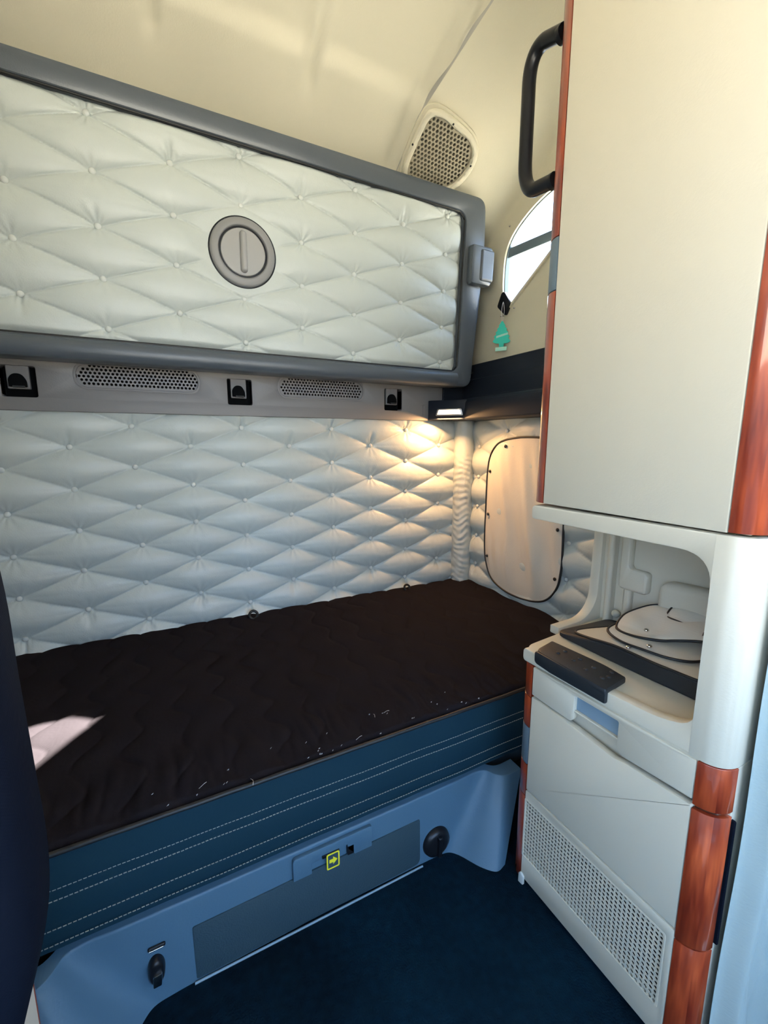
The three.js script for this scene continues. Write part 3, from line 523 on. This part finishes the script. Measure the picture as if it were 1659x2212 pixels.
{
  const u = thing('open_shelf_unit', 'cream moulded open shelf nook between upper and lower cabinets', 'shelf unit');
  const t = 0.03;
  // front frame: a bracket open to the left
  const f = [[-0.800, 1.068], [-0.385, 1.068], [-0.380, 0.745], [-0.440, 0.724], [-0.565, 0.716], [-0.803, 0.712], [-0.803, 0.675], [ZR, 0.686], [ZR, 1.108], [-0.800, 1.104]];
  part('front_frame', onLeftFace(CX + t, roundPoly(f, [0.01, 0.055, 0.05, 0.03, 0, 0.014, 0.012, 0, 0, 0.012], 8), t, 0.004, [], 0.7), M.beige, u);
  part('corner_post', prism([[CX + 0.02, ZR - 0.016], [CX - 0.0003, ZR - 0.016], ...arcR(RR), [CX + RR + 0.09, ZR + RR], [CX + RR + 0.09, ZR + RR - 0.02], ...arcR(RR, 0.02).reverse()].reverse(), 0.684, 1.108, 0.003, 0.7), M.beige, u);
  part('side_panel', rb(CX + RR, CB, 0.684, 1.108, ZR + RR - 0.014, ZR + RR - 0.002, 0.002), M.beige, u);
  part('top_shelf', rb(CX + 0.006, CB, 1.070, 1.104, -0.800, ZR + 0.002, 0.006), M.beige, u);
  part('ledge', prism(roundPoly([[CX + 0.004, -0.803], [CB, -0.845], [CB, ZR + 0.02], [CX + 0.02, ZR + 0.02], [CX + 0.004, ZR + 0.002]], [0.035, 0, 0, 0, 0]), 0.676, 0.713, 0.004), M.beige, u);
  // left upright that sweeps up out of the ledge
  const up = [[1.02, 0.690], [1.02, 0.7135], [1.10, 0.716]]; for (let i = 0; i <= 8; i++) { const a = i / 8 * Math.PI / 2; up.push([1.10 + 0.085 * Math.sin(a), 0.801 - 0.085 * Math.cos(a)]); } up.push([1.192, 1.072], [1.225, 1.072], [1.225, 0.690]);
  part('upright', mv(slab(up, 0.034, 0.006, [], 0.7), 0, 0, -0.874), M.beige, u);
  // back panel with its moulded reliefs
  part('back_panel', rb(1.205, 1.235, 0.70, 1.075, -0.85, ZR + 0.05, 0.004), M.beige, u);
  part('relief', rb(1.176, 1.21, 0.70, 1.06, -0.815, -0.795, 0.012, 3), M.beige, u);
  part('relief', onLeftFace(1.208, roundPoly([[-0.775, 0.835], [-0.69, 0.835], [-0.69, 0.90], [-0.745, 0.90], [-0.745, 1.06], [-0.775, 1.06]], 0.014), 0.028, 0.012, [], 0.8), M.beige, u);
  part('relief', rb(1.185, 1.21, 0.70, 0.84, -0.762, -0.738, 0.010, 3), M.beige, u);
  part('relief', onLeftFace(1.208, roundPoly([[-0.648, 0.79], [-0.50, 0.79], [-0.50, 0.905], [-0.648, 0.895]], [0.02, 0.02, 0.03, 0.03]), 0.05, 0.014, [], 0.8), M.beige, u);
  part('knob', mv(new THREE.SphereGeometry(0.012, 14, 10), 1.185, 0.752, -0.775), M.beige, u);
}
{
  const p = thing('rubber_tray', 'black rubber tray with raised studs on the nook front edge', 'tray');
  const plan = roundPoly([[0.832, -0.752], [0.912, -0.770], [0.924, -0.62], [0.916, -0.560], [0.826, -0.548]], [0.02, 0.006, 0.02, 0.004, 0.006]);
  part('pad', prism(plan, 0.713, 0.729, 0.004), M.rubber, p);
  part('front_lip', xf(slab(roundPoly([[-0.752, 0.694], [-0.70, 0.690], [-0.548, 0.693], [-0.548, 0.727], [-0.752, 0.727]], [0.012, 0, 0.004, 0.003, 0.008]), 0.012, 0.004), facingLeft(CX - 0.001)), M.rubber, p);
  const sg = new THREE.SphereGeometry(0.0055, 12, 8).scale(1, 0.5, 1);
  for (const [x, z] of [[0.872, -0.668], [0.892, -0.665], [0.862, -0.625], [0.886, -0.622], [0.862, -0.582], [0.879, -0.578], [0.905, -0.588], [0.868, -0.712], [0.892, -0.71]]) part('stud', sg, M.rubber, p).position.set(x, 0.7295, z);
}
const foamK = (z) => 0.22 + 0.78 * sstep(-0.84, -0.60, z);
{
  const p = thing('foam_slab', 'black foam slab lying in the open shelf nook', 'slab');
  part('foam', prism(roundPoly([[0.978, -0.815], [1.188, -0.80], [1.188, -0.41], [0.984, -0.41], [0.972, -0.60]], [0.03, 0.02, 0.02, 0.01, 0.1]), 0.7135, 0.760, 0.006, 0.7), M.rubber, p);
  { const q = p.children[0].geometry, a = q.attributes.position; for (let i = 0; i < a.count; i++) a.setY(i, 0.7135 + (a.getY(i) - 0.7135) * foamK(a.getZ(i))); q.computeVertexNormals(); }
}
function sheet(o, name, pts, y, thick, wob, seed, mat) { // padded vinyl sheet: top surface, underside, black piping along its rim
  const out = smoothClosed(pts, 100), cx = out.reduce((s, q) => s + q[0], 0) / out.length, cz = out.reduce((s, q) => s + q[1], 0) / out.length, n = out.length;
  const hh = (x, z, v) => y(x, z) + wob * N(x * 16, z * 16, seed) * (1 - 0.6 * v);
  const s = part(name, join([grid(n, 14, (u, v) => { const q = out[Math.round((1 - u) * n) % n], x = cx + (q[0] - cx) * v, z = cz + (q[1] - cz) * v; return [x, hh(x, z, v) + thick * (1 - Math.pow(v, 5) * 0.6), z]; }), grid(n, 4, (u, v) => { const q = out[Math.round(u * n) % n], x = cx + (q[0] - cx) * v, z = cz + (q[1] - cz) * v; return [x, hh(x, z, v), z]; })]), mat, o);
  part('piping', tube(out.filter((_, i) => i % 2 === 0).map(([x, z]) => [x, hh(x, z, 1) + thick * 0.3, z]), 0.0034, 160, true, 6), M.piping, s);
  return s;
}
{
  const o = thing('folded_window_cover', 'cream vinyl window cover with black piping, flat under another', 'window cover');
  sheet(o, 'panel', [[1.012, -0.775], [0.985, -0.72], [0.972, -0.62], [0.974, -0.50], [0.988, -0.43], [1.06, -0.415], [1.15, -0.42], [1.18, -0.55], [1.17, -0.68], [1.09, -0.75]], (x, z) => 0.7138 + 0.0468 * foamK(z), 0.006, 0.002, 3, M.cream);
  const sn = new THREE.SphereGeometry(0.006, 12, 8).scale(1, 0.6, 1);
  part('snap', sn, M.chrome, o).position.set(0.978, 0.770, -0.600);
}
{
  const o = thing('crumpled_window_cover', 'folded cream vinyl cover with black piping and chrome snaps on top', 'window cover');
  const lo = sheet(o, 'lower_fold', [[1.02, -0.685], [0.99, -0.63], [1.0, -0.55], [1.03, -0.49], [1.12, -0.47], [1.165, -0.53], [1.15, -0.63], [1.09, -0.69]], (x) => 0.769 + 0.06 * Math.max(0, x - 1.02), 0.008, 0.006, 8, M.cream);
  const hi = sheet(o, 'upper_fold', [[1.035, -0.67], [1.028, -0.60], [1.075, -0.53], [1.115, -0.45], [1.16, -0.46], [1.172, -0.56], [1.165, -0.65], [1.10, -0.69]], (x, z) => 0.780 + 0.40 * Math.max(0, x - 1.05) + 0.05 * (z + 0.6), 0.010, 0.012, 14, M.cream);
  sheet(o, 'back_fold', [[1.13, -0.60], [1.125, -0.52], [1.14, -0.44], [1.178, -0.43], [1.185, -0.52], [1.178, -0.60]], (x, z) => 0.815 + 0.5 * Math.max(0, x - 1.13), 0.012, 0.010, 20, M.cream);
  const sn = new THREE.SphereGeometry(0.0068, 12, 8).scale(1, 0.7, 1);
  part('snap', sn, M.chrome, hi).position.set(1.052, 0.797, -0.604);
  part('snap', sn, M.chrome, lo).position.set(1.008, 0.780, -0.568);
  part('zip', tube([[1.10, 0.812, -0.50], [1.14, 0.826, -0.515], [1.165, 0.835, -0.53]], 0.004, 16), M.piping, hi);
}
{
  const c = thing('lower_cabinet', 'beige lower cabinet with a drawer, vent panel and wood trims', 'cabinet');
  part('body', rb(CX + 0.032, CB, 0.012, 0.674, ZL - 0.02, ZR + 0.028, 0.004), M.beige, c);
  const zl = ZL + 0.002, zr = ZR - 0.0015, D = 0.018, X = CX + D;
  const drawer = part('drawer', onLeftFace(X, roundPoly([[zl, 0.592], [-0.640, 0.590], [-0.634, 0.602], [-0.634, 0.662], [-0.521, 0.664], [-0.521, 0.600], [-0.510, 0.590], [zr, 0.600], [zr, 0.681], [zl, 0.672]], [0.004, 0.012, 0.006, 0.004, 0.004, 0.008, 0.012, 0.003, 0.003, 0.003]), D, 0.003, [], 0.7), M.beige, c);
  part('pull_recess', rb(CX + 0.012, CX + 0.0145, 0.622, 0.666, -0.636, -0.519, 0.001), M.pullBlue, drawer);
  part('pull_lip', rb(CX + 0.004, CX + 0.014, 0.617, 0.622, -0.636, -0.519, 0.002), M.beige, drawer);
  part('door', onLeftFace(X, roundPoly([[zl, 0.304], [zr, 0.306], [zr, 0.588], [-0.500, 0.580], [-0.524, 0.574], [-0.630, 0.582], [zl, 0.586]], 0.003), D, 0.003, [], 0.7), M.beige, c);
  const v = part('vent_panel', onLeftFace(X, rect(zl, zr, 0.022, 0.301, 0.003), D, 0.003, [rect(-0.7625, -0.3835, 0.0925, 0.2735).reverse()], 0.7), M.beige, c);
  part('vent_screen', xf(perforated(-0.7625, 0.0925, 38, 16, 0.37899 / 38, 0.181 / 16, 0.0039, 0.002, false), facingLeft(CX + 0.0015)), M.beige, v);
  part('vent_frame', onLeftFace(CX + 0.003, rect(-0.7655, -0.3805, 0.0895, 0.2765, 0.006), 0.004, 0.0015, [rect(-0.7600, -0.386, 0.095, 0.271, 0.004).reverse()]), M.beige, v);
  part('vent_back', rb(CX + 0.022, CX + 0.026, 0.085, 0.28, -0.77, -0.38, 0.0005), M.black, v);
  for (const [a, b] of [[0.583, 0.674], [0.492, 0.581], [0.283, 0.378], [0.012, 0.281]]) part('wood_trim', trimL(a, b), M.wood, c);
  part('door_latch', trimL(0.380, 0.490), M.latchGrey, c).userData.label = 'slate grey latch between the wood trims';
  for (const [a, b] of [[0.592, 0.683], [0.288, 0.584], [0.012, 0.286]]) part('wood_trim', trimR(a, b), M.wood, c);
  part('side_panel', rb(CX + RR - 0.002, CB, 0.012, 0.682, ZR + RR - 0.012, ZR + RR - 0.001, 0.002), M.beige, c);
  part('side_slot', rb(CX + RR + 0.001, CX + RR + 0.008, 0.30, 0.575, ZR + RR - 0.004, ZR + RR + 0.006, 0.003), M.navy, c);
  part('foot', onLeftFace(CX + 0.002, roundPoly([[ZL - 0.002, 0.0], [ZL + 0.016, 0.003], [ZL + 0.016, 0.030], [ZL + 0.004, 0.036], [ZL - 0.002, 0.030]], 0.003), 0.008, 0.002), M.button, c);
}
{ // pale curtain drawn back beside the cabinet
  const c = thing('vinyl_curtain', 'pale blue-grey curtain hanging in folds beside the lower cabinet', 'curtain');
  const fold = (u, y) => { const ph = u * 8 * Math.PI + 1.5 * N(y * 0.9, u * 3, 5), a = 0.004 + 0.028 * sstep(0, 0.12, u); return [0.888 - 0.012 * (1 - sstep(0.1, 0.5, y)) + u * 0.6 + 0.01 * Math.cos(ph), y, -0.308 + 0.050 * sstep(0, 0.2, u) + a * Math.sin(ph) + 0.016 * sstep(0, 0.1, u) * N(u * 14, y * 5, 8) + 0.006 * N(u * 5, y * 2.2, 3)]; };
  part('cloth', grid(200, 90, (u, v) => fold(u, 0.03 + v * 2.3)), M.curtain, c);
  part('hem', grid(200, 2, (u, v) => { const q = fold(u, 0.012 + v * 0.04); q[2] += 0.002; return q; }), M.curtain, c);
}

// ---------------------------------------------------------------- left side: cabinet edge and the dark seat in front of it
{
  const c = thing('wood_edged_cabinet', 'pale cabinet with a reddish wood edge behind the dark seat', 'cabinet');
  const X = -0.25;
  part('body', rb(LX + 0.06, X - 0.004, 0.012, 2.4, -0.775, -0.535, 0.004), M.beige, c);
  part('door', rb(X - 0.012, X, 0.022, 2.35, -0.772, -0.54, 0.003), M.beige, c);
  part('wood_trim', prism(Array.from({ length: 9 }, (_, i) => { const t = i / 8 * Math.PI / 2; return [X - 0.022 + 0.022 * Math.cos(t), -0.773 - 0.022 * Math.sin(t)]; }).concat([[X - 0.05, -0.795], [X - 0.05, -0.773]]), 0.012, 2.35, 0.001), M.wood, c);
}
{
  const s = thing('dark_seat', 'dark upholstered seat back at the left edge beside the mattress', 'seat');
  const prof = smoothClosed([[-0.131, 1.05], [-0.129, 0.95], [-0.128, 0.87], [-0.135, 0.80], [-0.162, 0.70], [-0.20, 0.62], [-0.34, 0.58], [-0.52, 0.60], [-0.60, 0.75], [-0.60, 1.15], [-0.56, 1.38], [-0.40, 1.44], [-0.22, 1.42], [-0.15, 1.28], [-0.133, 1.15]], 90);
  part('backrest', mv(slab(prof, 0.12, 0.03, [], 1.0), 0, 0, -0.51), M.navy, s);
  part('cushion', rb(-0.66, -0.19, 0.40, 0.54, -0.52, -0.06, 0.05, 4), M.navy, s);
  part('pedestal', rb(-0.56, -0.30, 0, 0.42, -0.45, -0.12, 0.02), M.black, s);
}

renderer.render(scene, camera);
